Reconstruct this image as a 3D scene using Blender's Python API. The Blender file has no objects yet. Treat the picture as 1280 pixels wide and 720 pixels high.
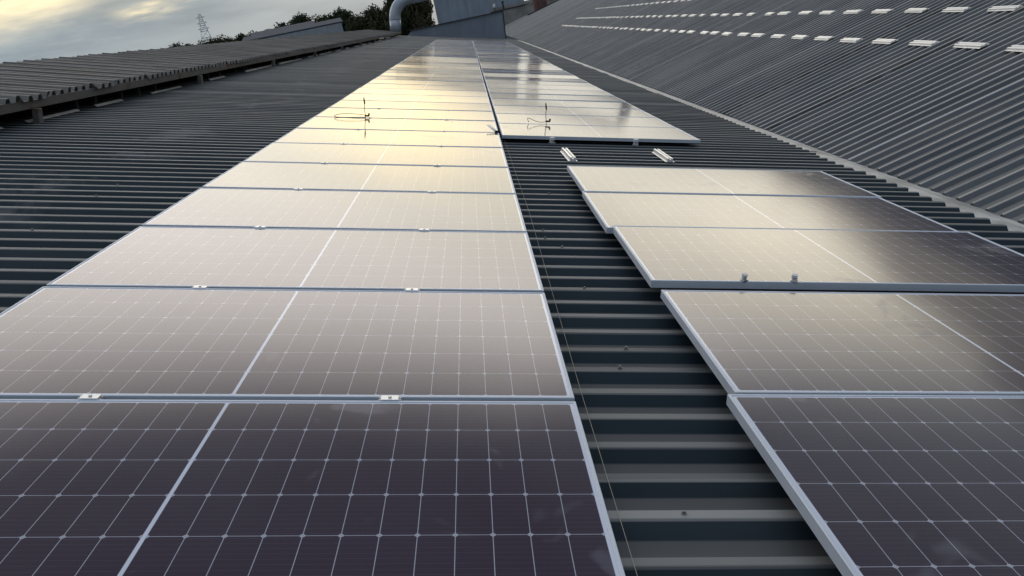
import bpy, bmesh, math, random
from mathutils import Matrix, Vector
random.seed(7)
sc = bpy.context.scene
COL = sc.collection
rad = math.radians

# ---------------------------------------------------------------- camera, light, exposure
SLOPE = rad(13)                                   # both roofs fall towards the valley gutter
ROOF = Matrix.Rotation(SLOPE, 4, 'Y')             # roof frame (x down the slope, y along the valley) -> world
cd = bpy.data.cameras.new('camera'); cam = bpy.data.objects.new('camera', cd); COL.objects.link(cam)
cd.sensor_width = 36; cd.lens = 28.68; cd.clip_start = 0.05; cd.clip_end = 6000
r0 = (0.9981414, -0.0527650, 0.0304885); r1 = (0.0125961, -0.3108636, -0.9503711); r2 = (0.0596241, 0.9489888, -0.3096212)
cm = Matrix(((r0[0], -r1[0], -r2[0], -0.35), (r0[1], -r1[1], -r2[1], -2.278), (r0[2], -r1[2], -r2[2], 1.103), (0, 0, 0, 1)))
cam.matrix_world = ROOF @ cm
sc.camera = cam
SUN_AZ, SUN_EL = rad(-9), rad(10)
sl = bpy.data.lights.new('sun', 'SUN'); sun = bpy.data.objects.new('sun', sl); COL.objects.link(sun)
sl.energy = 0.5; sl.angle = rad(125); sl.color = (1.0, 0.91, 0.78)
sd = Vector((math.sin(SUN_AZ)*math.cos(SUN_EL), math.cos(SUN_AZ)*math.cos(SUN_EL), math.sin(SUN_EL)))
sun.rotation_euler = sd.to_track_quat('Z', 'Y').to_euler()
sun.location = sd*80
sc.view_settings.view_transform = 'Standard'; sc.view_settings.look = 'None'
sc.view_settings.exposure = 0.0; sc.view_settings.gamma = 1.0

# ---- small node-maths helper
class N:
    def __init__(s, tree): s.t = tree; s.n = tree.nodes; s.l = tree.links
    def node(s, typ, ins=None, **kw):
        nd = s.n.new(typ)
        for k, v in kw.items(): setattr(nd, k, v)
        for k, v in (ins or {}).items():
            if hasattr(v, 'is_linked'): s.l.new(v, nd.inputs[k])
            else: nd.inputs[k].default_value = v
        return nd
    def m(s, op, a, b=0.0, c=0.0):
        nd = s.n.new('ShaderNodeMath'); nd.operation = op
        for i, v in enumerate((a, b, c)):
            if hasattr(v, 'is_linked'): s.l.new(v, nd.inputs[i])
            else: nd.inputs[i].default_value = v
        return nd.outputs[0]
    def step(s, v, a, b):                          # smooth 0..1 ramp
        return s.node('ShaderNodeMapRange', {0: v, 1: a, 2: b, 3: 0.0, 4: 1.0}, interpolation_type='SMOOTHSTEP').outputs[0]
    def gauss(s, v, c, w):
        d = s.m('DIVIDE', s.m('SUBTRACT', v, c), w)
        return s.m('EXPONENT', s.m('MULTIPLY', s.m('MULTIPLY', d, d), -1.0))
    def mix(s, f, a, b, typ='MIX'):
        nd = s.n.new('ShaderNodeMix'); nd.data_type = 'RGBA'; nd.blend_type = typ
        for i, v in ((0, f), (6, a), (7, b)):
            if hasattr(v, 'is_linked'): s.l.new(v, nd.inputs[i])
            else: nd.inputs[i].default_value = v if i == 0 else (*v, 1.0)
        return nd.outputs[2]
    def noise(s, vec, scale, detail=4.0, rough=0.55, dist=0.0):
        return s.node('ShaderNodeTexNoise', {'Vector': vec, 'Scale': scale, 'Detail': detail, 'Roughness': rough, 'Distortion': dist}).outputs[0]
    def xyz(s, x, y, z): return s.node('ShaderNodeCombineXYZ', {0: x, 1: y, 2: z}).outputs[0]

# ---------------------------------------------------------------- sky: low grey bank, bright break above it, dull overhead
w = bpy.data.worlds.new('World'); sc.world = w; w.use_nodes = True
t = w.node_tree; t.nodes.clear(); q = N(t)
tc = q.node('ShaderNodeTexCoord').outputs['Generated']
sep = q.node('ShaderNodeSeparateXYZ', {0: tc}).outputs
el = q.m('MULTIPLY', q.m('ARCSINE', sep[2]), 57.29578)
az = q.m('MULTIPLY', q.m('ARCTAN2', sep[0], sep[1]), 57.29578)
nz = q.noise(q.xyz(q.m('MULTIPLY', az, 0.055), q.m('MULTIPLY', el, 0.30), 3.1), 1.0, 5.0, 0.55, 0.4)
nf = q.noise(q.xyz(q.m('MULTIPLY', az, 0.14), q.m('MULTIPLY', el, 0.8), 9.7), 1.0, 5.0, 0.6, 0.3)
bank = q.mix(q.step(nz, 0.38, 0.64), (0.225, 0.285, 0.34), (0.36, 0.43, 0.475))
bank = q.mix(q.m('MULTIPLY', q.step(nf, 0.54, 0.75), 0.42), bank, (0.50, 0.555, 0.565))
elj = q.m('ADD', el, q.m('MULTIPLY', q.m('SUBTRACT', nz, 0.5), 5.0))
elu = q.m('ADD', q.m('ADD', q.m('MULTIPLY', el, 0.7), q.m('MULTIPLY', elj, 0.3)), q.m('ADD', q.m('MULTIPLY', q.m('ADD', az, 10.0), 0.15), q.m('MULTIPLY', q.m('MAXIMUM', q.m('SUBTRACT', az, 10.0), 0.0), 0.26)))
elj2 = q.m('ADD', elj, q.m('ADD', q.m('MULTIPLY', az, 0.02), q.m('MULTIPLY', q.step(az, -3.0, 9.0), 4.2)))
hi = q.m('MULTIPLY', q.step(elj2, 6.4, 8.8), q.m('SUBTRACT', 1.0, q.step(elu, 21.0, 31.5)))
hi = q.m('MULTIPLY', hi, q.gauss(az, 2.0, 62.0))
hi = q.m('MULTIPLY', hi, q.m('SUBTRACT', 1.0, q.m('MULTIPLY', q.m('MULTIPLY', q.gauss(az, 15.5, 8.0), q.gauss(el, 4.2, 3.0)), 0.80)))
over = q.mix(q.step(nz, 0.35, 0.65), (0.10, 0.11, 0.155), (0.17, 0.19, 0.235))
back = q.step(q.m('ABSOLUTE', az), 60.0, 130.0)
over = q.mix(back, over, (0.24, 0.29, 0.36))
over = q.mix(q.step(el, 40.0, 62.0), over, (0.70, 0.80, 0.96))
col = q.mix(q.step(el, 12.0, 30.0), bank, over)
col = q.mix(hi, col, q.mix(q.step(el, 20.0, 9.0), (2.75, 2.55, 2.38), q.mix(q.step(nf, 0.4, 0.65), (1.6, 1.52, 1.24), (1.95, 1.81, 1.40))))
streak = q.m('MAXIMUM', q.m('MULTIPLY', q.gauss(az, -19.4, 1.5), q.gauss(elj, 4.3, 0.33)),
             q.m('MULTIPLY', q.gauss(az, -15.2, 2.6), q.gauss(elj, 5.0, 0.35)))
col = q.mix(q.m('MINIMUM', q.m('MULTIPLY', q.m('MULTIPLY', streak, q.step(nf, 0.3, 0.6)), 1.3), 1.0), col, (1.05, 0.92, 0.62))
near = q.m('MULTIPLY', q.m('MULTIPLY', q.gauss(az, 8.0, 9.0), q.step(az, -9.0, 1.0)), q.gauss(el, 4.5, 5.0))
col = q.mix(q.m('MULTIPLY', near, 0.65), col, q.mix(nf, (0.9, 0.87, 0.80), (1.5, 1.4, 1.15)))
rb = q.m('MULTIPLY', q.gauss(az, 24.0, 12.0), q.gauss(el, 8.5, 4.2))
col = q.mix(q.m('MULTIPLY', rb, 0.5), col, (3.3, 2.95, 2.35))
glow = q.m('MULTIPLY', q.m('MULTIPLY', q.gauss(az, -3.5, 6.2), q.step(el, 1.5, 6.5)), q.gauss(el, 7.2, 3.0))
col = q.mix(q.m('MULTIPLY', glow, 0.9), col, (3.0, 2.35, 1.25))
col = q.mix(q.step(el, -1.0, -4.0), col, (0.10, 0.105, 0.10))
tl = q.m('MULTIPLY', q.gauss(az, -27.5, 7.0), q.gauss(elj, 6.5, 1.25))
col = q.mix(q.m('MULTIPLY', tl, 0.95), col, (1.6, 1.32, 0.78))
dk = q.step(q.m('ADD', q.m('SUBTRACT', q.m('SUBTRACT', az, 25.0), q.m('MULTIPLY', q.m('SUBTRACT', el, 6.0), 2.2)), q.m('MULTIPLY', q.m('SUBTRACT', nf, 0.5), 12.0)), -1.0, 5.0)
dk = q.m('MULTIPLY', dk, q.m('MULTIPLY', q.step(el, 24.0, 16.0), q.step(az, 120.0, 80.0)))
col = q.mix(q.m('MULTIPLY', dk, 0.93), col, (0.13, 0.125, 0.13))   # unseen dark cloud added low on the right to darken panel reflections
sky = q.node('ShaderNodeTexSky', sky_type='NISHITA', sun_disc=False, sun_elevation=SUN_EL, sun_rotation=SUN_AZ)
b1 = q.node('ShaderNodeBackground', {0: sky.outputs[0], 1: 0.05})
b2 = q.node('ShaderNodeBackground', {0: col, 1: 1.0})
mx = q.node('ShaderNodeMixShader', {0: 0.97, 1: b1.outputs[0], 2: b2.outputs[0]})
q.l.new(mx.outputs[0], q.node('ShaderNodeOutputWorld').inputs[0])

# ---------------------------------------------------------------- materials
def mat(name, build):
    m = bpy.data.materials.new(name); m.use_nodes = True
    m.node_tree.nodes.clear(); q = N(m.node_tree)
    p = q.node('ShaderNodeBsdfPrincipled'); o = q.node('ShaderNodeOutputMaterial'); q.l.new(p.outputs[0], o.inputs[0])
    build(q, p); return m
def put(q, p, **k):
    for n, v in k.items():
        i = p.inputs[n.replace('_', ' ')]
        if hasattr(v, 'is_linked'): q.l.new(v, i)
        elif isinstance(v, tuple): i.default_value = (*v, 1.0)
        else: i.default_value = v
def bump(q, p, h, dist, strength=0.4):
    b = q.node('ShaderNodeBump', {'Height': h, 'Distance': dist, 'Strength': strength}); q.l.new(b.outputs[0], p.inputs['Normal'])
def objc(q): return q.node('ShaderNodeTexCoord').outputs['Object']
def simple(name, c, rough=0.5, metal=0.0, var=0.25, scale=6.0):
    def f(q, p):
        n = q.noise(objc(q), scale, 5.0, 0.6)
        put(q, p, Base_Color=q.mix(q.step(n, 0.3, 0.7), tuple(v*(1-var) for v in c), tuple(min(1, v*(1+var)) for v in c)),
            Roughness=q.m('ADD', rough-0.08, q.m('MULTIPLY', n, 0.16)), Metallic=metal)
    return mat(name, f)

def f_cells(q, p):
    o = objc(q); s = q.node('ShaderNodeSeparateXYZ', {0: o}).outputs
    rnd = q.node('ShaderNodeObjectInfo').outputs['Random']
    PX, PY = 0.0852, 0.1660
    ax = q.m('SUBTRACT', q.m('ABSOLUTE', s[0]), 0.0045)
    dx = q.m('ABSOLUTE', q.m('SUBTRACT', q.m('PINGPONG', ax, PX/2), 0.0))       # distance to nearest vertical gap
    ay = q.m('ABSOLUTE', s[1])
    dy = q.m('PINGPONG', ay, PY/2)
    line = q.m('MAXIMUM', q.m('LESS_THAN', dx, 0.0010), q.m('LESS_THAN', dy, 0.0010))
    dia = q.m('LESS_THAN', q.m('ADD', dx, dy), 0.0085)
    edge = q.m('MAXIMUM', q.m('GREATER_THAN', q.m('ABSOLUTE', s[0]), 0.0045+12*PX), q.m('GREATER_THAN', ay, 3*PY))
    mid = q.m('LESS_THAN', q.m('ABSOLUTE', s[0]), 0.0045)
    line = q.m('MAXIMUM', q.m('MAXIMUM', line, dia), q.m('MAXIMUM', edge, mid))
    bus = q.m('LESS_THAN', q.m('PINGPONG', q.m('ADD', ay, PY/18), PY/18), 0.0005)
    info = q.noise(q.xyz(q.m('MULTIPLY', q.m('FLOOR', q.m('DIVIDE', ax, PX)), 3.3), q.m('MULTIPLY', q.m('FLOOR', q.m('DIVIDE', s[1], PY)), 5.1), q.m('MULTIPLY', rnd, 40.0)), 1.0, 0.0)
    off = q.xyz(s[0], s[1], q.m('MULTIPLY', rnd, 60.0))
    dust = q.noise(off, 2.2, 6.0, 0.62, 0.3)
    smud = q.noise(off, 3.1, 3.0, 0.5, 0.8)
    sm = q.m('MULTIPLY', q.step(smud, 0.615, 0.70), 0.8)
    cell = q.mix(info, (0.0125, 0.0060, 0.024), (0.0175, 0.0095, 0.034))
    cell = q.mix(q.m('MULTIPLY', bus, 0.4), cell, (0.10, 0.09, 0.10))
    c = q.mix(q.m('MAXIMUM', q.m('MULTIPLY', line, 0.56), q.m('MAXIMUM', edge, mid)), cell, (0.62, 0.66, 0.75))
    c = q.mix(q.m('MULTIPLY', q.step(dust, 0.35, 0.75), 0.012), c, (0.32, 0.28, 0.29))
    c = q.mix(q.m('MULTIPLY', sm, 0.11), c, (0.50, 0.55, 0.62))
    put(q, p, Base_Color=c, Roughness=q.m('ADD', 0.065, q.m('ADD', q.m('MULTIPLY', dust, 0.06), q.m('MULTIPLY', sm, 0.06))), IOR=1.52)
M_CELL = mat('solar_glass', f_cells)
def f_alu(q, p):
    n = q.noise(objc(q), 9.0, 4.0, 0.6)
    put(q, p, Base_Color=q.mix(n, (0.48, 0.53, 0.60), (0.60, 0.65, 0.72)), Metallic=0.25, Roughness=q.m('ADD', 0.42, q.m('MULTIPLY', n, 0.14)))
M_ALU = mat('anodised_aluminium', f_alu)
M_MILL = simple('mill_aluminium', (0.92, 0.91, 0.87), 0.38, 0.5, 0.05, 20)
M_STEEL = simple('clamp_steel', (0.55, 0.56, 0.57), 0.3, 0.9, 0.15, 30)
M_DULL = simple('weathered_screw', (0.22, 0.21, 0.20), 0.5, 0.6, 0.2, 60)
M_BLACK = simple('black_plastic', (0.015, 0.015, 0.016), 0.8, 0.0, 0.2, 40)
M_BLACK.node_tree.nodes['Principled BSDF'].inputs['Specular IOR Level'].default_value = 0.15

def f_roof(light, dark, crestw, pitch, phase, bright, dustf=0.16, walk=None):
    def f(q, p):
        o = objc(q); s = q.node('ShaderNodeSeparateXYZ', {0: o}).outputs
        rib = q.m('FLOOR', q.m('DIVIDE', q.m('SUBTRACT', s[1], phase), pitch))
        perrib = q.node('ShaderNodeTexWhiteNoise', {'Vector': q.xyz(rib, 2.0, 0.0)}).outputs[0]
        sheet = q.node('ShaderNodeTexWhiteNoise', {'Vector': q.xyz(q.m('FLOOR', q.m('DIVIDE', rib, 5.0)), 7.0, 0.0)}).outputs[0]
        streak = q.noise(q.xyz(q.m('MULTIPLY', s[0], 0.7), q.m('MULTIPLY', s[1], 9.0), s[2]), 1.0, 5.0, 0.6)
        blot = q.noise(o, 0.45, 6.0, 0.6, 0.4)
        f1 = q.m('ADD', q.m('MULTIPLY', q.step(streak, 0.3, 0.72), 0.45), q.m('ADD', q.m('MULTIPLY', perrib, 0.14), q.m('MULTIPLY', sheet, 0.28)))
        c = q.mix(f1, dark, light)
        dusty = q.m('MULTIPLY', q.step(blot, 0.42, 0.70), dustf)
        c = q.mix(dusty, c, tuple(v*0.6 for v in bright))
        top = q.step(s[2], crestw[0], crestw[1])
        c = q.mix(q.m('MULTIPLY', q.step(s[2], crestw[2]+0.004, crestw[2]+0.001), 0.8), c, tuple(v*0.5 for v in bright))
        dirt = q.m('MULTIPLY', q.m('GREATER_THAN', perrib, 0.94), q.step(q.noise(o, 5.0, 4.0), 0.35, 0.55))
        c = q.mix(q.m('MULTIPLY', dirt, 0.7), c, (0.03, 0.022, 0.02))                           # rubbed, dusty crests below, sun glints painted in as lighter streaks
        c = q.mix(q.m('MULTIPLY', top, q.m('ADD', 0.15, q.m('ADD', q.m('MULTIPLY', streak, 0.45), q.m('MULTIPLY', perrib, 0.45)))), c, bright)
        if walk is not None:                        # scuffed path beside the panels
            wk = q.m('MULTIPLY', q.m('MULTIPLY', q.gauss(s[0], walk, 0.35), q.step(q.noise(o, 1.3, 5.0, 0.65), 0.48, 0.66)), 0.5)
            c = q.mix(wk, c, (0.26, 0.25, 0.24))
        lap = q.m('LESS_THAN', q.m('FRACT', q.m('DIVIDE', rib, 31.0)), 0.03)  # newer lap ribs
        c = q.mix(q.m('MULTIPLY', q.m('MULTIPLY', lap, top), 0.35), c, tuple(min(0.8, v*2.0) for v in bright))
        put(q, p, Base_Color=c, Roughness=q.m('ADD', 0.42, q.m('MULTIPLY', streak, 0.22)), IOR=1.45, Specular_IOR_Level=0.16)
        bump(q, p, q.noise(o, 60.0, 3.0), 0.002, 0.25)
    return f
P1, PH1 = 0.187, -0.506           # rib pitch of the near roof, and where one crest's near edge sits
ZC = -0.09; RH = 0.040            # crest level of the near roof, rib height
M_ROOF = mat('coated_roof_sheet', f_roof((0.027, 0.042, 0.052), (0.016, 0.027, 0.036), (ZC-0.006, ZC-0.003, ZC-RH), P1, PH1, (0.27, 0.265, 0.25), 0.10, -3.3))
P2 = 0.207
M_ROOF2 = mat('old_roof_sheet', f_roof((0.135, 0.141, 0.150), (0.070, 0.079, 0.090), (-0.006, -0.003, -0.042), P2, 0.0, (0.46, 0.44, 0.40), 0.34))
def f_vent(q, p):
    o = objc(q); sp = q.node('ShaderNodeSeparateXYZ', {0: o}).outputs
    n = q.noise(q.xyz(q.m('MULTIPLY', sp[0], 0.8), q.m('MULTIPLY', sp[1], 3.0), 0.0), 1.0, 6.0, 0.62); n2 = q.noise(o, 0.5, 5.0)
    c = q.mix(q.step(n, 0.3, 0.7), (0.14, 0.132, 0.122), (0.25, 0.236, 0.215))
    c = q.mix(q.m('MULTIPLY', q.step(n2, 0.5, 0.7), 0.4), c, (0.10, 0.07, 0.05))
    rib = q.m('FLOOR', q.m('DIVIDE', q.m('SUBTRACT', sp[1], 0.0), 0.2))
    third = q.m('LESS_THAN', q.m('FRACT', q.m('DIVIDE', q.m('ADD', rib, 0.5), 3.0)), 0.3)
    lap_shade = q.m('MULTIPLY', third, q.m('LESS_THAN', q.m('FRACT', q.m('DIVIDE', sp[1], 0.2)), 0.16))   # shadow gap under the open laps, painted dark
    c = q.mix(q.m('MULTIPLY', lap_shade, 0.9), c, (0.012, 0.012, 0.013))
    put(q, p, Base_Color=c, Roughness=0.7, Specular_IOR_Level=0.3)
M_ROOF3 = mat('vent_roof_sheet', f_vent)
M_GUT = simple('galvanised_gutter', (0.44, 0.425, 0.39), 0.55, 0.1, 0.42, 2.6)
def f_rust(q, p):
    o = objc(q); n = q.noise(o, 1.6, 6.0, 0.65, 0.5); n2 = q.noise(o, 14.0, 4.0)
    c = q.mix(q.step(n, 0.56, 0.68), q.mix(n2, (0.115, 0.105, 0.095), (0.17, 0.16, 0.145)), (0.12, 0.045, 0.02))
    put(q, p, Base_Color=c, Roughness=0.75)
M_FASC = mat('weathered_fascia', f_rust)
M_PALE = simple('pale_flashing', (0.42, 0.42, 0.39), 0.6, 0.0, 0.3, 3.0)
M_DARK = simple('dark_soffit', (0.03, 0.03, 0.03), 0.8, 0.0, 0.2, 3.0)
def f_clad(c, pitch):
    def f(q, p):
        o = objc(q); s = q.node('ShaderNodeSeparateXYZ', {0: o}).outputs
        wv = q.m('PINGPONG', q.m('ADD', s[0], s[1]), pitch)
        g = q.m('LESS_THAN', wv, 0.06*pitch)
        n = q.noise(q.xyz(s[0], s[1], q.m('MULTIPLY', s[2], 0.25)), 0.9, 6.0, 0.6)
        cc = q.mix(q.step(n, 0.25, 0.75), tuple(v*0.82 for v in c), tuple(v*1.15 for v in c))
        put(q, p, Base_Color=q.mix(q.m('MULTIPLY', g, 0.2), cc, tuple(v*0.4 for v in c)), Roughness=0.55)
    return f
M_CLAD = mat('blue_grey_cladding', f_clad((0.215, 0.25, 0.305), 0.9))
M_TALL = mat('slate_blue_cladding', f_clad((0.29, 0.335, 0.41), 2.4))
M_LGREY = mat('light_grey_cladding', f_clad((0.31, 0.335, 0.37), 1.0))
M_FARROOF = simple('far_roof_sheet', (0.075, 0.085, 0.10), 0.85, 0.0, 0.15, 0.5)
M_FARROOF.node_tree.nodes['Principled BSDF'].inputs['Specular IOR Level'].default_value = 0.1
M_CONC = simple('grey_render', (0.30, 0.29, 0.27), 0.8, 0.0, 0.2, 0.7)
M_DUCT = simple('galvanised_duct', (0.42, 0.46, 0.52), 0.42, 0.35, 0.15, 1.5)
M_MAROON = simple('maroon_flue_paint', (0.13, 0.055, 0.052), 0.6, 0.0, 0.2, 3)
M_TRIM = simple('dark_coping', (0.035, 0.034, 0.036), 0.6, 0.0, 0.2, 3)
M_PYL = simple('pylon_steel', (0.42, 0.46, 0.52), 0.7, 0.0, 0.1, 1)
M_WHITE = simple('white_lamp_housing', (0.8, 0.8, 0.78), 0.5, 0.0, 0.05, 3)
M_STRING = simple('builders_line', (0.45, 0.40, 0.33), 0.8, 0.0, 0.1, 20)
def f_ground(q, p):
    n = q.noise(objc(q), 0.02, 8.0, 0.65)
    put(q, p, Base_Color=q.mix(q.step(n, 0.35, 0.65), (0.05, 0.065, 0.03), (0.10, 0.10, 0.085)), Roughness=0.9)
M_GROUND = mat('ground_cover', f_ground)
def f_leaf(a, b):
    def f(q, p):
        n = q.noise(objc(q), 0.45, 4.0, 0.6)
        r = q.node('ShaderNodeNewGeometry').outputs['Random Per Island']
        put(q, p, Base_Color=q.mix(q.m('ADD', q.m('MULTIPLY', q.step(n, 0.35, 0.65), 0.6), q.m('MULTIPLY', r, 0.4)), a, b), Roughness=0.8, Specular_IOR_Level=0.15)
    return f
M_LEAF = [mat('dark_foliage', f_leaf((0.016, 0.023, 0.012), (0.045, 0.058, 0.024))),
          mat('olive_foliage', f_leaf((0.022, 0.028, 0.012), (0.065, 0.07, 0.028))),
          mat('brown_foliage', f_leaf((0.040, 0.040, 0.022), (0.085, 0.072, 0.042)))]
M_BARK = simple('bark', (0.09, 0.07, 0.055), 0.9, 0.0, 0.3, 4)

# ---------------------------------------------------------------- object helpers
def obj(name, bm, m, parent=None, smooth=False):
    if isinstance(bm, bmesh.types.BMesh):
        me = bpy.data.meshes.new(name); bmesh.ops.recalc_face_normals(bm, faces=bm.faces[:]); bm.to_mesh(me); bm.free()
    else: me = bm
    if smooth:
        for p in me.polygons: p.use_smooth = True
    if m is not None and not me.materials: me.materials.append(m)
    o = bpy.data.objects.new(name, me); COL.objects.link(o)
    if parent is not None: o.parent = parent
    return o
def tag(o, label, cat, group=None):
    o['label'] = label; o['category'] = cat
    if group: o['group'] = group
    return o
def thing(name, label, cat, mtx=None, group=None):
    o = bpy.data.objects.new(name, None); COL.objects.link(o); o.empty_display_size = 0.2
    if mtx is not None: o.matrix_world = mtx
    return tag(o, label, cat, group)
def T(x, y, z): return Matrix.Translation((x, y, z))
def box(bm, x0, x1, y0, y1, z0, z1, mtx=None, bev=0.0):
    vs = [bm.verts.new((x, y, z)) for z in (z0, z1) for y in (y0, y1) for x in (x0, x1)]
    fs = [bm.faces.new([vs[i] for i in f]) for f in ((0, 2, 3, 1), (4, 5, 7, 6), (0, 1, 5, 4), (2, 6, 7, 3), (0, 4, 6, 2), (1, 3, 7, 5))]
    if bev: 
        es = list({e for f in fs for e in f.edges})
        r = bmesh.ops.bevel(bm, geom=es, offset=bev, segments=1, affect='EDGES')
        vs = list({v for f in r['faces'] for v in f.verts} | {v for v in vs if v.is_valid})
    if mtx is not None: bmesh.ops.transform(bm, matrix=mtx, verts=vs)
def prism(bm, poly, y0, y1):                      # closed (x, z) outline swept along y
    a = [bm.verts.new((x, y0, z)) for x, z in poly]; b = [bm.verts.new((x, y1, z)) for x, z in poly]
    n = len(poly); bm.faces.new(a); bm.faces.new(b[::-1])
    for i in range(n): bm.faces.new((a[i], b[i], b[(i+1) % n], a[(i+1) % n]))
def tube(bm, pts, rs, seg=10, cap=True):
    pts = [Vector(p) for p in pts]; rings = []
    if not hasattr(rs, '__len__'): rs = [rs]*len(pts)
    up = None
    for i, p in enumerate(pts):
        d = (pts[min(i+1, len(pts)-1)] - pts[max(i-1, 0)]).normalized()
        if up is None: up = Vector((0, 0, 1)) if abs(d.z) < 0.9 else Vector((0, 1, 0))
        a = d.cross(up).normalized(); up = a.cross(d).normalized()
        rings.append([bm.verts.new(p + (a*math.cos(k*2*math.pi/seg) + up*math.sin(k*2*math.pi/seg))*rs[i]) for k in range(seg)])
    for r, s in zip(rings, rings[1:]):
        for k in range(seg): bm.faces.new((r[k], r[(k+1) % seg], s[(k+1) % seg], s[k]))
    if cap: bm.faces.new(rings[0][::-1]); bm.faces.new(rings[-1])
def corrugated(y0, y1, pitch, crest, slope, h, phase, u0, u1, thick=0.012, jit=0.0, top=0.0, every=5, hollow=False, wob=0.035, lift=0.0):
    """ribbed sheet: ribs run along u; crest's near edge sits at phase + k*pitch; closed below; sheet ends jittered"""
    bm = bmesh.new()
    k0 = math.floor((y0-phase)/pitch); k1 = math.ceil((y1-phase)/pitch)
    prof = []
    for k in range(k0, k1):
        b = phase + k*pitch + random.uniform(-1, 1)*wob*pitch; tz = top + random.uniform(-1, 0.6)*wob*0.06 + (lift if k % 3 == 0 else 0)
        e = (random.uniform(-jit, jit) if k % every == 0 or not prof else prof[-1][2]); g = (random.uniform(-jit, jit) if k % every == 0 or not prof else prof[-1][3])
        for yy, zz in ((b, tz), (b+crest, tz), (b+crest+slope, top-h), (b+pitch-slope, top-h)): prof.append((yy, zz, e, g))
    A = [bm.verts.new((u0+e, y, z)) for y, z, e, g in prof]; B = [bm.verts.new((u1+g, y, z)) for y, z, e, g in prof]
    zb = top-h-thick
    C_ = [bm.verts.new((u0+e, y, z-thick if hollow else zb)) for y, z, e, g in prof]; D = [bm.verts.new((u1+g, y, z-thick if hollow else zb)) for y, z, e, g in prof]
    for i in range(len(prof)-1):
        bm.faces.new((A[i], B[i], B[i+1], A[i+1])); bm.faces.new((C_[i], C_[i+1], D[i+1], D[i]))
        bm.faces.new((A[i], A[i+1], C_[i+1], C_[i])); bm.faces.new((B[i], D[i], D[i+1], B[i+1]))
    bm.faces.new((A[0], C_[0], D[0], B[0])); bm.faces.new((A[-1], B[-1], D[-1], C_[-1]))
    return bm
ORD = ['zeroth', 'first', 'second', 'third', 'fourth', 'fifth', 'sixth', 'seventh', 'eighth', 'ninth', 'tenth', 'eleventh', 'twelfth', 'thirteenth',
       'fourteenth', 'fifteenth', 'sixteenth', 'seventeenth', 'eighteenth', 'nineteenth']
TENS = {20: 'twent', 30: 'thirt', 40: 'fort', 50: 'fift'}
def ordinal(n):
    if n < 20: return ORD[n]
    t_, u = n//10*10, n % 10
    return TENS[t_] + ('ieth' if u == 0 else 'y-' + ORD[u])

# ---------------------------------------------------------------- ground
bm = bmesh.new(); s = 4000
bm.faces.new([bm.verts.new(v) for v in ((-s, -s, 0), (s, -s, 0), (s, s, 0), (-s, s, 0))])
g = obj('ground', bm, M_GROUND); g.location = (0, 0, -9.0); g['kind'] = 'structure'; g['label'] = 'dull green and grey ground far below the roofs'

# ---------------------------------------------------------------- near shed: roof under the panels, ridge vent, valley gutter
shed = thing('factory_shed', 'low factory shed with dark ribbed roof carrying the solar panels', 'factory', ROOF)
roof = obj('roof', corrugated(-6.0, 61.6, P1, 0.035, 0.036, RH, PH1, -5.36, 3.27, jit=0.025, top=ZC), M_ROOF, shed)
bm = bmesh.new(); prism(bm, [(-5.3, ZC-0.10), (3.2, ZC-0.10), (1.2, -8.0), (-7.6, -6.0), (-7.6, -0.35)], -5.9, 61.5)
obj('wall', bm, M_CLAD, shed)
bm = bmesh.new()                                   # the shed's other slope, beyond the ridge
box(bm, 0, 12, -6, 61.6, -0.05, 0, T(-7.3, 0, -0.35) @ Matrix.Rotation(rad(180-26), 4, 'Y') @ Matrix.Scale(1, 4))
obj('rear_roof', bm, M_ROOF2, shed)
bm = bmesh.new()                                   # valley gutter lining in lengths
y = -6.0
while y < 61.5:
    y2 = min(y+12.6, 61.5)
    poly = [(3.10, -0.148), (3.55, -0.158), (3.78, -0.215), (4.15, -0.285), (4.15, -0.31), (3.10, -0.17)]
    prism(bm, poly, y+0.03, y2-0.03); y = y2
bm2 = bm; obj('valley_gutter', bm2, M_GUT, shed)
# screws on the crests
bm = bmesh.new()
tube(bm, [(0, 0, 0), (0, 0, 0.003)], [0.0085, 0.008], 10); tube(bm, [(0, 0, 0.003), (0, 0, 0.009)], [0.005, 0.0045], 6)
bmesh.ops.recalc_face_normals(bm, faces=bm.faces[:]); me = bpy.data.meshes.new('screw'); bm.to_mesh(me); bm.free(); me.materials.append(M_DULL)
def crest_y(y): return PH1 + round((y-PH1-0.022)/P1)*P1 + 0.022
for x, y in ((0.226, -0.49), (0.228, 0.45), (0.225, 1.373), (0.202, 2.08), (0.123, 2.245), (0.127, 2.49), (0.285, 0.68), (-2.774, 2.27), (-2.816, 3.23), (-2.824, 3.59), (0.25, 4.3), (0.27, 3.6)):
    o = obj('screw', me, None, roof); o.location = (x, crest_y(y), ZC)
# ridge vent: canopy on posts
vent = bpy.data.objects.new('ridge_vent', None); COL.objects.link(vent); vent.parent = shed
VS = math.atan2(0.085, 2.3)
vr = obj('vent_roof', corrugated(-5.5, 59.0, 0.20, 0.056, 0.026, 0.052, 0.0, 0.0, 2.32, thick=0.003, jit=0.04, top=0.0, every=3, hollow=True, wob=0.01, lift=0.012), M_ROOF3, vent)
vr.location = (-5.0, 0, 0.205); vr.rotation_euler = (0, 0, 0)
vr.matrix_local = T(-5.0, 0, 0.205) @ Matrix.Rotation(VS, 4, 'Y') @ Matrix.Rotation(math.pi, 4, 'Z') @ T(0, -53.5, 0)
bm = bmesh.new()
box(bm, -9.4, -7.25, -5.4, 58.9, 0, 0.03, T(0, 0, 0)); bmesh.ops.rotate(bm, cent=(-7.3, 0, 0), matrix=Matrix.Rotation(rad(-24), 3, 'Y'), verts=bm.verts[:]); bmesh.ops.translate(bm, vec=(0, 0, 0.20), verts=bm.verts[:])
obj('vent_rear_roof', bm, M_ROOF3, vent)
bm = bmesh.new()
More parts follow.
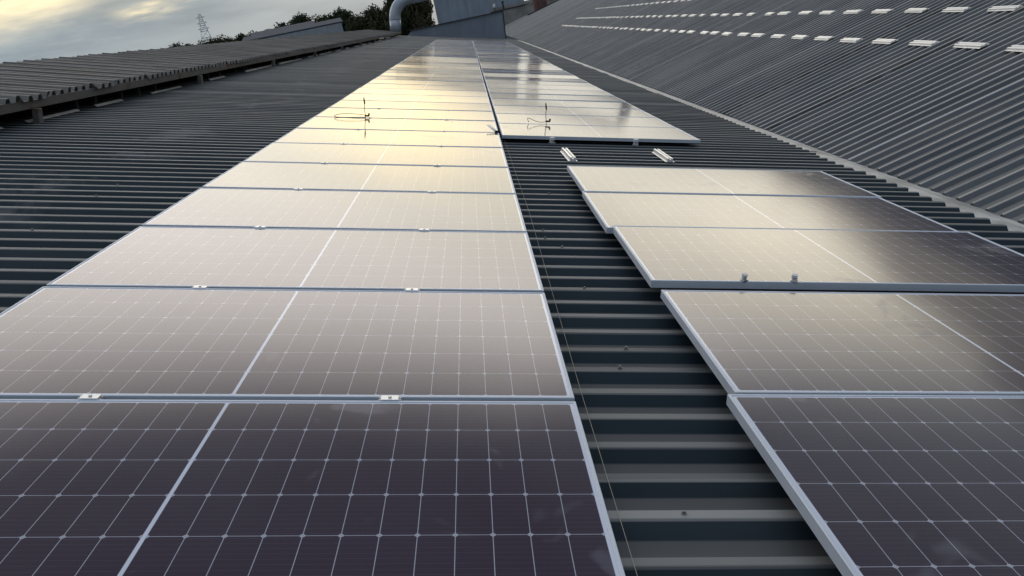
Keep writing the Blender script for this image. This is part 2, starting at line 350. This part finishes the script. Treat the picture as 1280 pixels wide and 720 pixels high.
y = -5.4
while y < 58.8:
    y2 = min(y + 5.7, 58.8); dz = random.uniform(-0.006, 0.006); dx = random.uniform(-0.006, 0.006)
    box(bm, -5.035+dx, -5.012+dx, y+0.004, y2-0.004, 0.058+dz, 0.152+dz); box(bm, -5.10, -5.035+dx, y+0.004, y2-0.004, 0.060+dz, 0.072+dz); y = y2
obj('fascia', bm, M_FASC, vent)
bm = bmesh.new(); box(bm, -7.2, -5.10, -5.4, 58.8, 0.100, 0.125); obj('soffit', bm, M_DARK, vent)
y = 7.0 - 2*5.7
while y < 58:
    bm = bmesh.new(); box(bm, -5.03, -4.96, y-0.045, y+0.045, -0.128, 0.057, bev=0.004); box(bm, -5.06, -4.92, y-0.08, y+0.08, -0.129, -0.121)
    obj('post', bm, M_FASC, vent)
    for dy, tl in ((1.2, 0.25), (1.75, -0.2), (2.9, 0.0), (3.6, 0.22), (4.2, -0.2)):
        bm = bmesh.new(); box(bm, -5.22, -5.19, -0.03, 0.03, -0.25, 0.10, T(0, y+dy+random.uniform(-0.2, 0.2), 0) @ Matrix.Rotation(tl, 4, 'X')); obj('strut', bm, M_DARK, vent)
    y += 5.7
y = -5.4
while y < 58.5:
    bm = bmesh.new()
    L = random.uniform(0.8, 2.4)
    prism(bm, [(-5.05, -0.086), (-5.09, -0.064+random.uniform(-0.006, 0.006)), (-5.10, -0.070), (-5.06, -0.089)], y, min(y+L, 58.8)); y += L + random.choice((0.02, 0.5, 1.1, 1.6)); obj('upstand', bm, M_PALE, vent)
bm = bmesh.new(); box(bm, -5.44, -5.405, -5.4, 58.8, -0.035, 0.10); obj('vent_louvre', bm, M_DARK, vent)

# ---------------------------------------------------------------- right shed roof
TH2 = rad(27)
RR = ROOF @ T(3.87, 0, -0.215) @ Matrix.Rotation(-TH2, 4, 'Y')
hall = thing('factory_hall', 'long factory hall with pale-ribbed old roof rising to the right of the valley gutter', 'factory', RR)
obj('roof', corrugated(-4.0, 128.0, P2, 0.028, 0.040, 0.042, 0.045, 0.0, 15.0, jit=0.02, top=0.0), M_ROOF2, hall)
bm = bmesh.new(); prism(bm, [(0.15, -0.075), (14.9, -0.075), (16, -14), (3, -12), (0.5, -1.2)], -3.9, 127.9); obj('wall', bm, M_CLAD, hall)
bm = bmesh.new(); box(bm, 0, 15, -4, 128, -0.06, 0, T(15.02, 0, -0.01) @ Matrix.Rotation(rad(28), 4, 'Y')); obj('rear_roof', bm, M_ROOF2, hall)

# aluminium mini rails laid out on the right roof
def rail_bm(L=0.60, W=0.085):
    bm = bmesh.new(); h = W/2
    prof = [(-h, 0), (-h, 0.004), (-h+0.014, 0.005), (-h+0.016, 0.036), (-0.008, 0.037), (-0.007, 0.022), (0.007, 0.022), (0.008, 0.037), (h-0.016, 0.036), (h-0.014, 0.005), (h, 0.004), (h, 0)]
    a = [bm.verts.new((x, -L/2, z)) for x, z in prof]; b = [bm.verts.new((x, L/2, z)) for x, z in prof]; n = len(prof)
    for i in range(n): bm.faces.new((a[i], b[i], b[(i+1) % n], a[(i+1) % n]))
    bm.faces.new(a); bm.faces.new(b[::-1]); return bm
o = obj('mounting_rail', rail_bm(), M_MILL); rail_me = o.data; bpy.data.objects.remove(o)
def rail(mtx, label, group):
    o = obj('mounting_rail', rail_me, None); o.matrix_world = mtx; return tag(o, label, 'mounting rail', group)
for row, (s0, ya, yp, yend, nm) in enumerate(((2.65, 7.38, 1.153, 56.5, 'lowest'), (3.77, 8.32, 1.19, 57.0, 'middle'), (5.24, 30.5, 1.19, 57.5, 'topmost'))):
    i = 0; y = ya
    while y < yend:
        i += 1
        lab = f'bright aluminium rail on right roof, {ordinal(i)} from the near end of the {nm} row'
        j = 0 if i < 9 else random.uniform(-0.16, 0.16)
        rail(RR @ T(s0+random.uniform(-0.015, 0.015), y+j, 0.0005) @ Matrix.Rotation(random.uniform(-0.03, 0.03), 4, 'Z') @ Matrix.Diagonal((1.7, random.choice((1, 1, 1, 0.72)) if i > 8 else 1.0, 0.7, 1)), lab, 'aluminium rails laid out in rows on the right roof')
        y += yp
rail(ROOF @ T(0.630, 5.43, ZC+0.0005) @ Matrix.Rotation(0.02, 4, 'Z'), 'left one of the two pale aluminium rails lying on dark roof between panel blocks', 'rails on the near roof')
rail(ROOF @ T(1.553, 5.50, ZC+0.0005), 'right one of the two pale aluminium rails lying on dark roof between panel blocks', 'rails on the near roof')

# ---------------------------------------------------------------- solar panels
PW, PD, TK = 2.094, 1.032, 0.035
def frame_bm():
    bm = bmesh.new(); hx, hy = PW/2, PD/2
    prof = [(0, 0), (0, TK-0.0015), (0.0015, TK), (0.0095, TK), (0.011, TK-0.002), (0.011, 0.004), (0.028, 0.003), (0.028, 0)]
    rings = [[bm.verts.new((sx*(hx-d), sy*(hy-d), z)) for sx, sy in ((-1, -1), (1, -1), (1, 1), (-1, 1))] for d, z in prof]
    n = len(prof)
    for i in range(n):
        a, b = rings[i], rings[(i+1) % n]
        for k in range(4): bm.faces.new((a[k], a[(k+1) % 4], b[(k+1) % 4], b[k]))
    return bm
fr0 = obj('frame', frame_bm(), M_ALU); frame_me = fr0.data; bpy.data.objects.remove(fr0)
bm = bmesh.new(); box(bm, -PW/2+0.0112, PW/2-0.0112, -PD/2+0.0112, PD/2-0.0112, TK-0.0075, TK-0.0022)
g0 = obj('cell_sheet', bm, M_CELL); glass_me = g0.data; bpy.data.objects.remove(g0)
def panel(x, y, z, label, group, rz=0.0, tx=0.0, ty=0.0):
    """x, y: left and near edges in the roof frame; z: top of the frame"""
    r = thing('solar_panel', label, 'solar panel', ROOF @ T(x+PW/2, y+PD/2, z-TK) @ Matrix.Rotation(rz, 4, 'Z') @ Matrix.Rotation(tx, 4, 'X') @ Matrix.Rotation(ty, 4, 'Y'), group)
    obj('frame', frame_me, None, r); obj('cell_sheet', glass_me, None, r)
    return r
PITCH = 1.058
def jt(a): return random.gauss(0, rad(a))
for i in range(-1, 46):
    k = i+2
    lab = {1: 'nearest solar panel of the left column, with crisp dark violet gridded cells',
           2: 'brownish gridded solar panel of the left column, second from the camera'}.get(k,
           f'pale sky-reflecting solar panel in the long left column, {ordinal(k)} from the camera')
    a = 0.0 if i < 0 else (0.06 if i < 3 else 0.16 if i < 14 else 0.3)
    panel(-PW, i*PITCH+0.013, jt(0.0)+0.0, lab, 'panels of the long left column', 0, jt(a), jt(a*0.6))
for k in range(40):
    lab = f'solar panel in the far right block, {ordinal(k+1)} row counting from its near edge'
    panel(0.032, 6.25+k*PITCH, -0.012, lab, 'panels of the far right block', 0, jt(0.16 if k < 8 else 0.3), jt(0.10))
near = [(0.478, -1.030, 0.020, 'nearest solar panel of the loose right row, dark gridded cells, at the bottom right corner', 0),
        (0.510, 0.024, 0.016, 'greyish-brown gridded solar panel of the loose right row, second from the camera', 0),
        (0.489, 1.160, 0.026, 'middle solar panel of the loose right row with two upright clamps at its near edge', 0),
        (0.455, 2.172, 0.018, 'fourth solar panel of the loose right row, its left end sticking out furthest', 0),
        (0.470, 3.195, 0.022, 'farthest solar panel of the loose right row, next to the two loose rails', 0)]
for x, y, z, lab, rz in near: panel(x, y, z, lab, 'loosely placed panels of the near right row', rz)

# clamps over the seams of the left column
def clamp_parts():
    bm = bmesh.new(); box(bm, -0.027, 0.027, -0.0150, 0.0150, 0.0005, 0.0038, bev=0.001); box(bm, -0.034, 0.034, -0.008, -0.0055, -0.03, 0.0006); box(bm, -0.034, 0.034, 0.0055, 0.008, -0.03, 0.0006)
    a = obj('clamp_plate', bm, M_MILL); bm = bmesh.new(); tube(bm, [(0, 0, 0.0041), (0, 0, 0.008)], 0.0055, 8); b = obj('bolt', bm, M_STEEL)
    am, bmh = a.data, b.data; bpy.data.objects.remove(a); bpy.data.objects.remove(b); return am, bmh
cl_me, bolt_me = clamp_parts()
for n in range(0, 9):
    for x, side in ((-1.458, 'left'), (-0.569, 'right')):
        r = thing('panel_clamp', f'{side} silver clamp across the {ordinal(n+1)} seam of the left panel column from the camera', 'clamp', ROOF @ T(x, n*PITCH, 0.0), 'clamps on the left column')
        obj('clamp_plate', cl_me, None, r); obj('bolt', bolt_me, None, r)
# upright end clamps
def end_clamp(mtx, label, s=1.0):
    r = thing('end_clamp', label, 'clamp', mtx, 'loose end clamps')
    bm = bmesh.new(); box(bm, -0.016*s, 0.016*s, -0.004, 0.004, 0, 0.045*s, bev=0.001); box(bm, -0.016*s, 0.016*s, -0.004, 0.018*s, 0.040*s, 0.0448*s, Matrix.Rotation(0.3, 4, 'X')); box(bm, -0.018*s, 0.018*s, -0.03*s, -0.0045, 0.018*s, 0.022*s, Matrix.Rotation(-0.5, 4, 'X')); obj('jaw', bm, M_WHITE, r)
    bm = bmesh.new(); box(bm, -0.02*s, 0.02*s, -0.022*s, 0.012*s, -0.004, 0.010*s, bev=0.001); obj('slider', bm, M_STEEL, r)
    bm = bmesh.new(); tube(bm, [(0.004*s, -0.014*s, 0.010*s), (0.004*s, -0.014*s, 0.030*s)], 0.005*s, 8); obj('bolt', bm, M_STEEL, r)
end_clamp(ROOF @ T(0.912, 1.172, 0.026) @ Matrix.Rotation(0.5, 4, 'Z'), 'left upright silver clamp on near edge of the middle right panel', 0.72)
end_clamp(ROOF @ T(1.146, 1.172, 0.026) @ Matrix.Rotation(-0.5, 4, 'Z'), 'right upright silver clamp with dark foot on near edge of the middle right panel', 0.75)
end_clamp(ROOF @ T(0.545, 6.17, ZC+0.012) @ Matrix.Rotation(0.4, 4, 'Z'), 'left silver clamp on the roof under the front edge of the far right block', 1.45)
end_clamp(ROOF @ T(1.425, 6.19, ZC+0.012) @ Matrix.Rotation(-0.3, 4, 'Z'), 'right silver clamp on the roof under the front edge of the far right block', 1.45)
# connector leads sticking up between the panels
def bez(p, n=14):
    out = []
    P = [Vector(v) for v in p]
    for i in range(n+1):
        u = i/n; c = P[:]
        while len(c) > 1: c = [a.lerp(b, u) for a, b in zip(c, c[1:])]
        out.append(c[0])
    return out
def leads(mtx, label, loop):
    r = thing('connector_lead', label, 'cable', mtx, 'connector leads standing up between panels')
    bm = bmesh.new(); tube(bm, bez([(0, 0, -0.03), (0.0, 0, 0.05), (-0.02, 0, 0.1), (-0.005, 0, 0.16)]), 0.0035, 6); obj('cable', bm, M_BLACK, r, True)
    bm = bmesh.new(); tube(bm, [(-0.006, 0, 0.152), (-0.008, 0, 0.165), (-0.013, 0, 0.205), (-0.016, 0, 0.23)], [0.006, 0.009, 0.008, 0.004], 8); obj('connector', bm, M_BLACK, r, True)
    bm = bmesh.new(); tube(bm, bez(loop, 20), 0.0032, 6); obj('cable', bm, M_BLACK, r, True)
    bm = bmesh.new(); box(bm, -0.01, 0.045, -0.012, 0.012, 0.012, 0.030, bev=0.004); box(bm, 0.03, 0.05, -0.014, -0.002, 0.03, 0.052, bev=0.003); obj('connector', bm, M_BLACK, r)
leads(ROOF @ T(-1.505, 7.405, 0.0), 'thin black cable loop with connector standing on the pale left column', [(0.02, 0, 0.025), (-0.2, 0.0, 0.06), (-0.52, 0.0, 0.05), (-0.42, -0.05, -0.05), (-0.20, -0.03, 0.012), (0, -0.01, 0.006)])
leads(ROOF @ T(0.590, 7.300, 0.0), 'zigzag black cable with connector standing on the far right block', [(0.02, 0, 0.022), (-0.12, 0.0, -0.02), (-0.16, 0.0, 0.04), (-0.26, 0.03, 0.10), (-0.20, 0.06, 0.0)])
# pale strap end leaning over the left column's edge
r = thing('cable_clip', 'small pale plastic clip leaning at the right edge of the left panel column', 'clip', ROOF @ T(-0.040, 6.335, 0.0))
bm = bmesh.new(); box(bm, -0.018, 0.018, 0.0, 0.24, 0.0, 0.010, T(0.01, 0, 0.008) @ Matrix.Rotation(0.32, 4, 'Z') @ Matrix.Rotation(0.16, 4, 'X'), bev=0.003); obj('strap', bm, M_WHITE, r, True)
bm = bmesh.new(); box(bm, 0.0, 0.055, -0.02, 0.01, -0.002, 0.022, bev=0.004); obj('clip_body', bm, M_BLACK, r)
# layout string beside the left column
bm = bmesh.new(); tube(bm, [(0.050, -1.2, ZC+0.014), (0.052, 0.2, ZC+0.012), (0.062, 1.4, ZC+0.012), (0.075, 2.9, ZC+0.014), (0.060, 6.2, ZC+0.02)], 0.0010, 5)
o = obj('layout_string', bm, M_STRING); o.matrix_world = ROOF; tag(o, 'thin pale string stretched over the ribs along the left column edge', 'string')

# ---------------------------------------------------------------- far end of the roof
r = thing('cross_wall', 'blue-grey clad wall with dark coping closing the far end of the near roof', 'wall', ROOF)
bm = bmesh.new(); a = [(-4.75, -0.14), (2.60, -0.14), (2.306, 1.80), (-4.5, 0.24)]
fv = [bm.verts.new((x, 62.0, z)) for x, z in a]; bv = [bm.verts.new((x, 62.25, z)) for x, z in a]
bm.faces.new(fv); bm.faces.new(bv[::-1])
for i in range(4): bm.faces.new((fv[i], bv[i], bv[(i+1) % 4], fv[(i+1) % 4]))
obj('cladding', bm, M_CLAD, r)
def bar(bm, p, q_, w_, d_):                        # straight bar between two points, upright in the roof frame
    p, q_ = Vector(p), Vector(q_); L = (q_-p).length; ang = math.atan2(q_.z-p.z, q_.x-p.x)
    box(bm, 0, L, -d_/2, d_/2, -w_/2, w_/2, T(*p) @ Matrix.Rotation(-ang, 4, 'Y'))
bm = bmesh.new(); bar(bm, (-4.6, 62.12, 0.265), (2.36, 62.12, 1.87), 0.09, 0.40); obj('coping', bm, M_TRIM, r)
bm = bmesh.new(); bar(bm, (2.63, 62.1, -0.12), (2.35, 62.1, 1.80), 0.07, 0.34); obj('corner_trim', bm, M_TRIM, r)

r = thing('parapet_wall', 'pale grey rendered wall with dark coping across the far end of the right roof', 'wall', ROOF)
bm = bmesh.new(); a = [(3.4, -0.7), (18.0, -0.7), (18.0, 5.98), (3.4, 2.30)]
fv = [bm.verts.new((x, 128.1, z)) for x, z in a]; bv = [bm.verts.new((x, 128.5, z)) for x, z in a]
bm.faces.new(fv); bm.faces.new(bv[::-1])
for i in range(4): bm.faces.new((fv[i], bv[i], bv[(i+1) % 4], fv[(i+1) % 4]))
obj('render', bm, M_CONC, r)
bm = bmesh.new(); bar(bm, (3.3, 128.28, 2.38), (18.1, 128.28, 6.11), 0.18, 0.6); obj('coping', bm, M_TRIM, r)
bm = bmesh.new(); bar(bm, (3.3, 129.6, 2.68), (18.1, 129.6, 6.5), 0.45, 1.6); obj('capping_roof', bm, M_CONC, r)
r = thing('flood_light', 'small white lamp on the far coping beside a dark post', 'lamp', ROOF @ T(3.92, 128.2, 2.62))
bm = bmesh.new(); tube(bm, [(0, 0, 0), (-0.1, 0, 0.55)], 0.06, 8); obj('bracket', bm, M_TRIM, r)
bm = bmesh.new(); box(bm, -0.36, 0.02, -0.25, 0.1, 0.50, 1.02, bev=0.05); obj('lamp_head', bm, M_WHITE, r)
r = thing('vent_pipe', 'short dark post on the far coping right of the small white lamp', 'post', ROOF @ T(5.25, 128.2, 2.95))
bm = bmesh.new(); tube(bm, [(0, 0, 0), (-0.22, 0, 0.95)], 0.13, 10); obj('stem', bm, M_TRIM, r); bm = bmesh.new(); tube(bm, [(-0.21, 0, 0.95), (-0.25, 0, 1.12)], [0.2, 0.2], 10); obj('cap', bm, M_TRIM, r)

r = thing('flue', 'maroon flue pipe rising from the far part of the right roof', 'flue', RR @ T(7.2, 121.0, 0))
up = (RR.inverted().to_3x3() @ Vector((0, 0, 1))).normalized()
bm = bmesh.new(); tube(bm, [up*-0.6, up*4.5], 0.98, 20); obj('pipe', bm, M_MAROON, r, False)
bm = bmesh.new(); tube(bm, [up*4.5, up*4.62], 1.1, 20); obj('collar', bm, M_MAROON, r)
bm = bmesh.new(); box(bm, -2.2, 3.2, -1.5, -1.2, 0, 0.16); obj('flashing', bm, M_TRIM, r)

# galvanised duct at the end of the ridge vent
r = thing('air_duct', 'large galvanised duct bending over at the far end of the ridge vent', 'duct', ROOF @ T(-5.30, 58.0, 0.22))
bm = bmesh.new(); tube(bm, [(0.0, 0, 0), (-0.03, 0, 0.86)], 0.39, 24); obj('riser', bm, M_DUCT, r, True)
bm = bmesh.new(); tube(bm, [(-0.03, 0, 0.83), (-0.035, 0, 0.89)], 0.415, 24); obj('flange', bm, M_DUCT, r)
pts = [(-0.03, 0, 0.87)]
for k in range(0, 10):
    a = rad(k*86/9); pts.append((-0.05 + 1.3*(1-math.cos(a)), 0, 1.0 + 1.3*math.sin(a)))
bm = bmesh.new(); tube(bm, pts, 0.39, 24); obj('elbow', bm, M_DUCT, r, False)
bm = bmesh.new(); tube(bm, [pts[-1], (8.5, 0, 4.0), (15.4, 0, 5.6), (16.1, 0, 5.5), (16.5, 0, 5.0), (17.2, 0, 2.4)], 0.39, 24); obj('duct_run', bm, M_DUCT, r, True)
# tall building behind the cross wall
r = thing('tall_building', 'tall slate-blue clad building behind the cross wall, cut by the top of the photo', 'building', T(-4.5, 135, -9))
bm = bmesh.new(); box(bm, 0, 14.0, 0, 16, 0, 15.2, bev=0.04); obj('wall', bm, M_TALL, r)
bm = bmesh.new(); box(bm, -0.12, 0.3, -0.1, 0.1, 0, 15.2); obj('corner_trim', bm, M_LGREY, r)
bm = bmesh.new(); box(bm, 4.6, 4.78, -0.08, 0.02, 0, 15.2); obj('downpipe', bm, M_TALL, r)
bm = bmesh.new(); box(bm, -0.25, 14.25, -0.25, 16.25, 15.2, 15.5); obj('roof', bm, M_TRIM, r)

# ---------------------------------------------------------------- distance: sheds, trees, pylon
def far_building(p, q_, h, depth, label, name='industrial_shed'):
    p, q_ = Vector((*p, -9)), Vector((*q_, -9)); L = (q_-p).length; a = math.atan2(q_.y-p.y, q_.x-p.x)
    r = thing(name, label, 'building', T(*p) @ Matrix.Rotation(a, 4, 'Z'))
    bm = bmesh.new(); box(bm, 0, L, 0, depth, 0, h); obj('wall', bm, M_LGREY, r)
    bm = bmesh.new(); prism(bm, [(0, 0), (depth/2, depth*0.06), (depth, 0), (depth, -0.25), (0, -0.25)], -0.3, L+0.3)
    bmesh.ops.transform(bm, matrix=T(0, 0, h+0.26) @ Matrix(((0, 1, 0, 0), (1, 0, 0, 0), (0, 0, 1, 0), (0, 0, 0, 1))), verts=bm.verts[:]); obj('roof', bm, M_FARROOF, r)
far_building((-37.5, 143.1), (-21.2, 146.2), 14.0, 14, 'nearer light grey industrial shed in front of dark trees, left of the duct')
far_building((-45.5, 182.3), (-32.6, 184.9), 15.8, 14, 'farther light grey industrial shed left of and behind the nearer one')

def crown_mesh(seed, R, H, n, leaf, mi):
    rnd = random.Random(seed); bm = bmesh.new()
    blobs = []
    for i in range(11):
        a = rnd.uniform(0, 6.28); d = R*rnd.uniform(0.1, 0.62); z = H*rnd.uniform(0.28, 0.86)
        blobs.append((Vector((d*math.cos(a), d*math.sin(a), z)), R*rnd.uniform(0.30, 0.52)))
    blobs.append((Vector((0, 0, H*0.82)), R*0.42))
    for i in range(n):
        c, br = rnd.choice(blobs)
        d = Vector((rnd.gauss(0, 1), rnd.gauss(0, 1), rnd.gauss(0, 0.8))).normalized()
        p = c + d*br*(rnd.uniform(0.45, 1.08))
        u = Vector((rnd.gauss(0, 1), rnd.gauss(0, 1), rnd.gauss(0, 1))).normalized(); v = u.cross(d).normalized()
        s = leaf*rnd.uniform(0.6, 1.3)
        bm.faces.new([bm.verts.new(p + u*s*x + v*s*y) for x, y in ((-1, -0.15), (0, -0.6), (1, 0.1), (0.1, 0.65))])
    me = bpy.data.meshes.new('crown'); bm.to_mesh(me); bm.free(); me.materials.append(M_LEAF[mi]); return me
def trunk_mesh(seed, R, H):
    rnd = random.Random(seed); bm = bmesh.new()
    tube(bm, [(0, 0, 0), (0.1, 0, H*0.3), (0, 0.15, H*0.6), (0.1, 0, H*0.8)], [0.32, 0.24, 0.16, 0.07], 8)
    for i in range(6):
        a = rnd.uniform(0, 6.28); z = H*rnd.uniform(0.25, 0.55)
        tube(bm, [(0.05, 0.05, z), (R*0.3*math.cos(a), R*0.3*math.sin(a), z+H*0.12), (R*0.55*math.cos(a), R*0.55*math.sin(a), z+H*0.26)], [0.13, 0.09, 0.04], 6)
    me = bpy.data.meshes.new('trunk'); bm.to_mesh(me); bm.free(); me.materials.append(M_BARK); return me
KINDS = [(crown_mesh(1, 5.2, 18, 7500, 0.30, 0), trunk_mesh(1, 5.2, 18)), (crown_mesh(2, 6.0, 18, 8000, 0.31, 1), trunk_mesh(2, 6, 18)),
         (crown_mesh(3, 4.6, 18, 6500, 0.29, 0), trunk_mesh(3, 4.6, 18)), (crown_mesh(4, 4.4, 18, 6000, 0.25, 2), trunk_mesh(4, 4.4, 18))]
def tree(x, y, top, kind, label, group, wide=1.0):
    s = (top+9)/17.5; k = KINDS[kind]
    r = thing('tree', label, 'tree', T(x, y, -9) @ Matrix.Rotation(random.uniform(0, 6.28), 4, 'Z') @ Matrix.Diagonal((s*wide, s*wide, s, 1)), group)
    obj('crown', k[0], None, r); obj('trunk', k[1], None, r)
far = [(-101, 301.4, 12.6, 0), (-97.5, 304, 11.2, 2), (-93.9, 303.6, 11.4, 1), (-90.7, 304.6, 12.0, 0), (-87.2, 305.6, 12.0, 1), (-83.6, 306.5, 10.8, 2), (-80.6, 307.4, 11.5, 0), (-76.5, 308.6, 11.3, 1), (-72.5, 309, 10.2, 2)]
for i, (x, y, tp, k) in enumerate(far):
    tree(x, y, tp+1.9, k, f'low distant tree on the skyline by the pylon, {ordinal(i+1)} from the left', 'distant trees by the pylon', 0.95)
mid = [(-47.6, 222.8, 9.9, 0), (-43.2, 223.6, 11.0, 2), (-39.0, 224.4, 9.6, 1), (-35.4, 225, 9.6, 0), (-31.0, 225, 10.2, 2)]
for i, (x, y, tp, k) in enumerate(mid):
    tree(x, y, tp+0.9, k, f'dark round tree rising behind the light grey sheds, {ordinal(i+1)} from the left', 'trees behind the grey sheds', 1.1)
cl = [(-22.4, 170, 6.2, 0), (-20.2, 160, 5.9, 1), (-17.6, 152, 6.3, 0), (-15.2, 150, 6.6, 2), (-13.2, 148, 6.4, 1), (-11.0, 146, 5.6, 0)]
for i, (x, y, tp, k) in enumerate(cl):
    tree(x, y, tp+0.6, k, f'dense dark tree between the grey sheds and the duct, {ordinal(i+1)} from the left', 'dark trees left of the duct', 0.85)
tree(-8.0, 108, 7.5, 0, 'dark green tree filling the bend of the duct', 'trees behind the duct', 0.7)
tree(-5.7, 106, 7.8, 3, 'brownish tree just left of the tall slate-blue building', 'trees behind the duct', 0.5)
tree(-8.4, 124, 9.5, 1, 'taller olive tree furthest back behind the duct', 'trees behind the duct', 0.6)

py = thing('pylon', 'faint grey lattice pylon standing on the far skyline', 'pylon', T(-142.7, 476.9, -9) @ Matrix.Rotation(rad(17), 4, 'Z'))
def wid(z): return 0.35 + (43-z)*0.155
H = 43
bm = bmesh.new(); zs = [0, 7, 13.5, 19.5, 25, 29.5, 33, 36, 39, 42]
for sx in (-1, 1):
    for sy in (-1, 1):
        for z0, z1 in zip(zs, zs[1:]):
            tube(bm, [(sx*wid(z0), sy*wid(z0), z0), (sx*wid(z1), sy*wid(z1), z1)], 0.12, 5)
for z0, z1 in zip(zs, zs[1:]):
    a, b = wid(z0), wid(z1)
    for (p0, p1) in (((-a, -a), (b, -b)), ((a, -a), (-b, -b)), ((-a, a), (b, b)), ((-a, -a), (-b, b)), ((a, -a), (b, b))):
        tube(bm, [(*p0, z0), (*p1, z1)], 0.065, 4)
    for (p0, p1) in (((-b, -b), (b, -b)), ((b, -b), (b, b)), ((b, b), (-b, b)), ((-b, b), (-b, -b))): tube(bm, [(*p0, z1), (*p1, z1)], 0.10, 4)
obj('lattice', bm, M_PYL, py)
for z, L in ((34, 3.0), (37, 2.6), (40, 2.2)):
    bm = bmesh.new()
    for s_ in (-1, 1):
        tube(bm, [(0, -0.5, z), (s_*L, 0, z+0.2)], 0.11, 4); tube(bm, [(0, 0.5, z), (s_*L, 0, z+0.2)], 0.11, 4); tube(bm, [(0, 0, z+1.2), (s_*L, 0, z+0.2)], 0.10, 4)
    obj('cross_arm', bm, M_PYL, py)
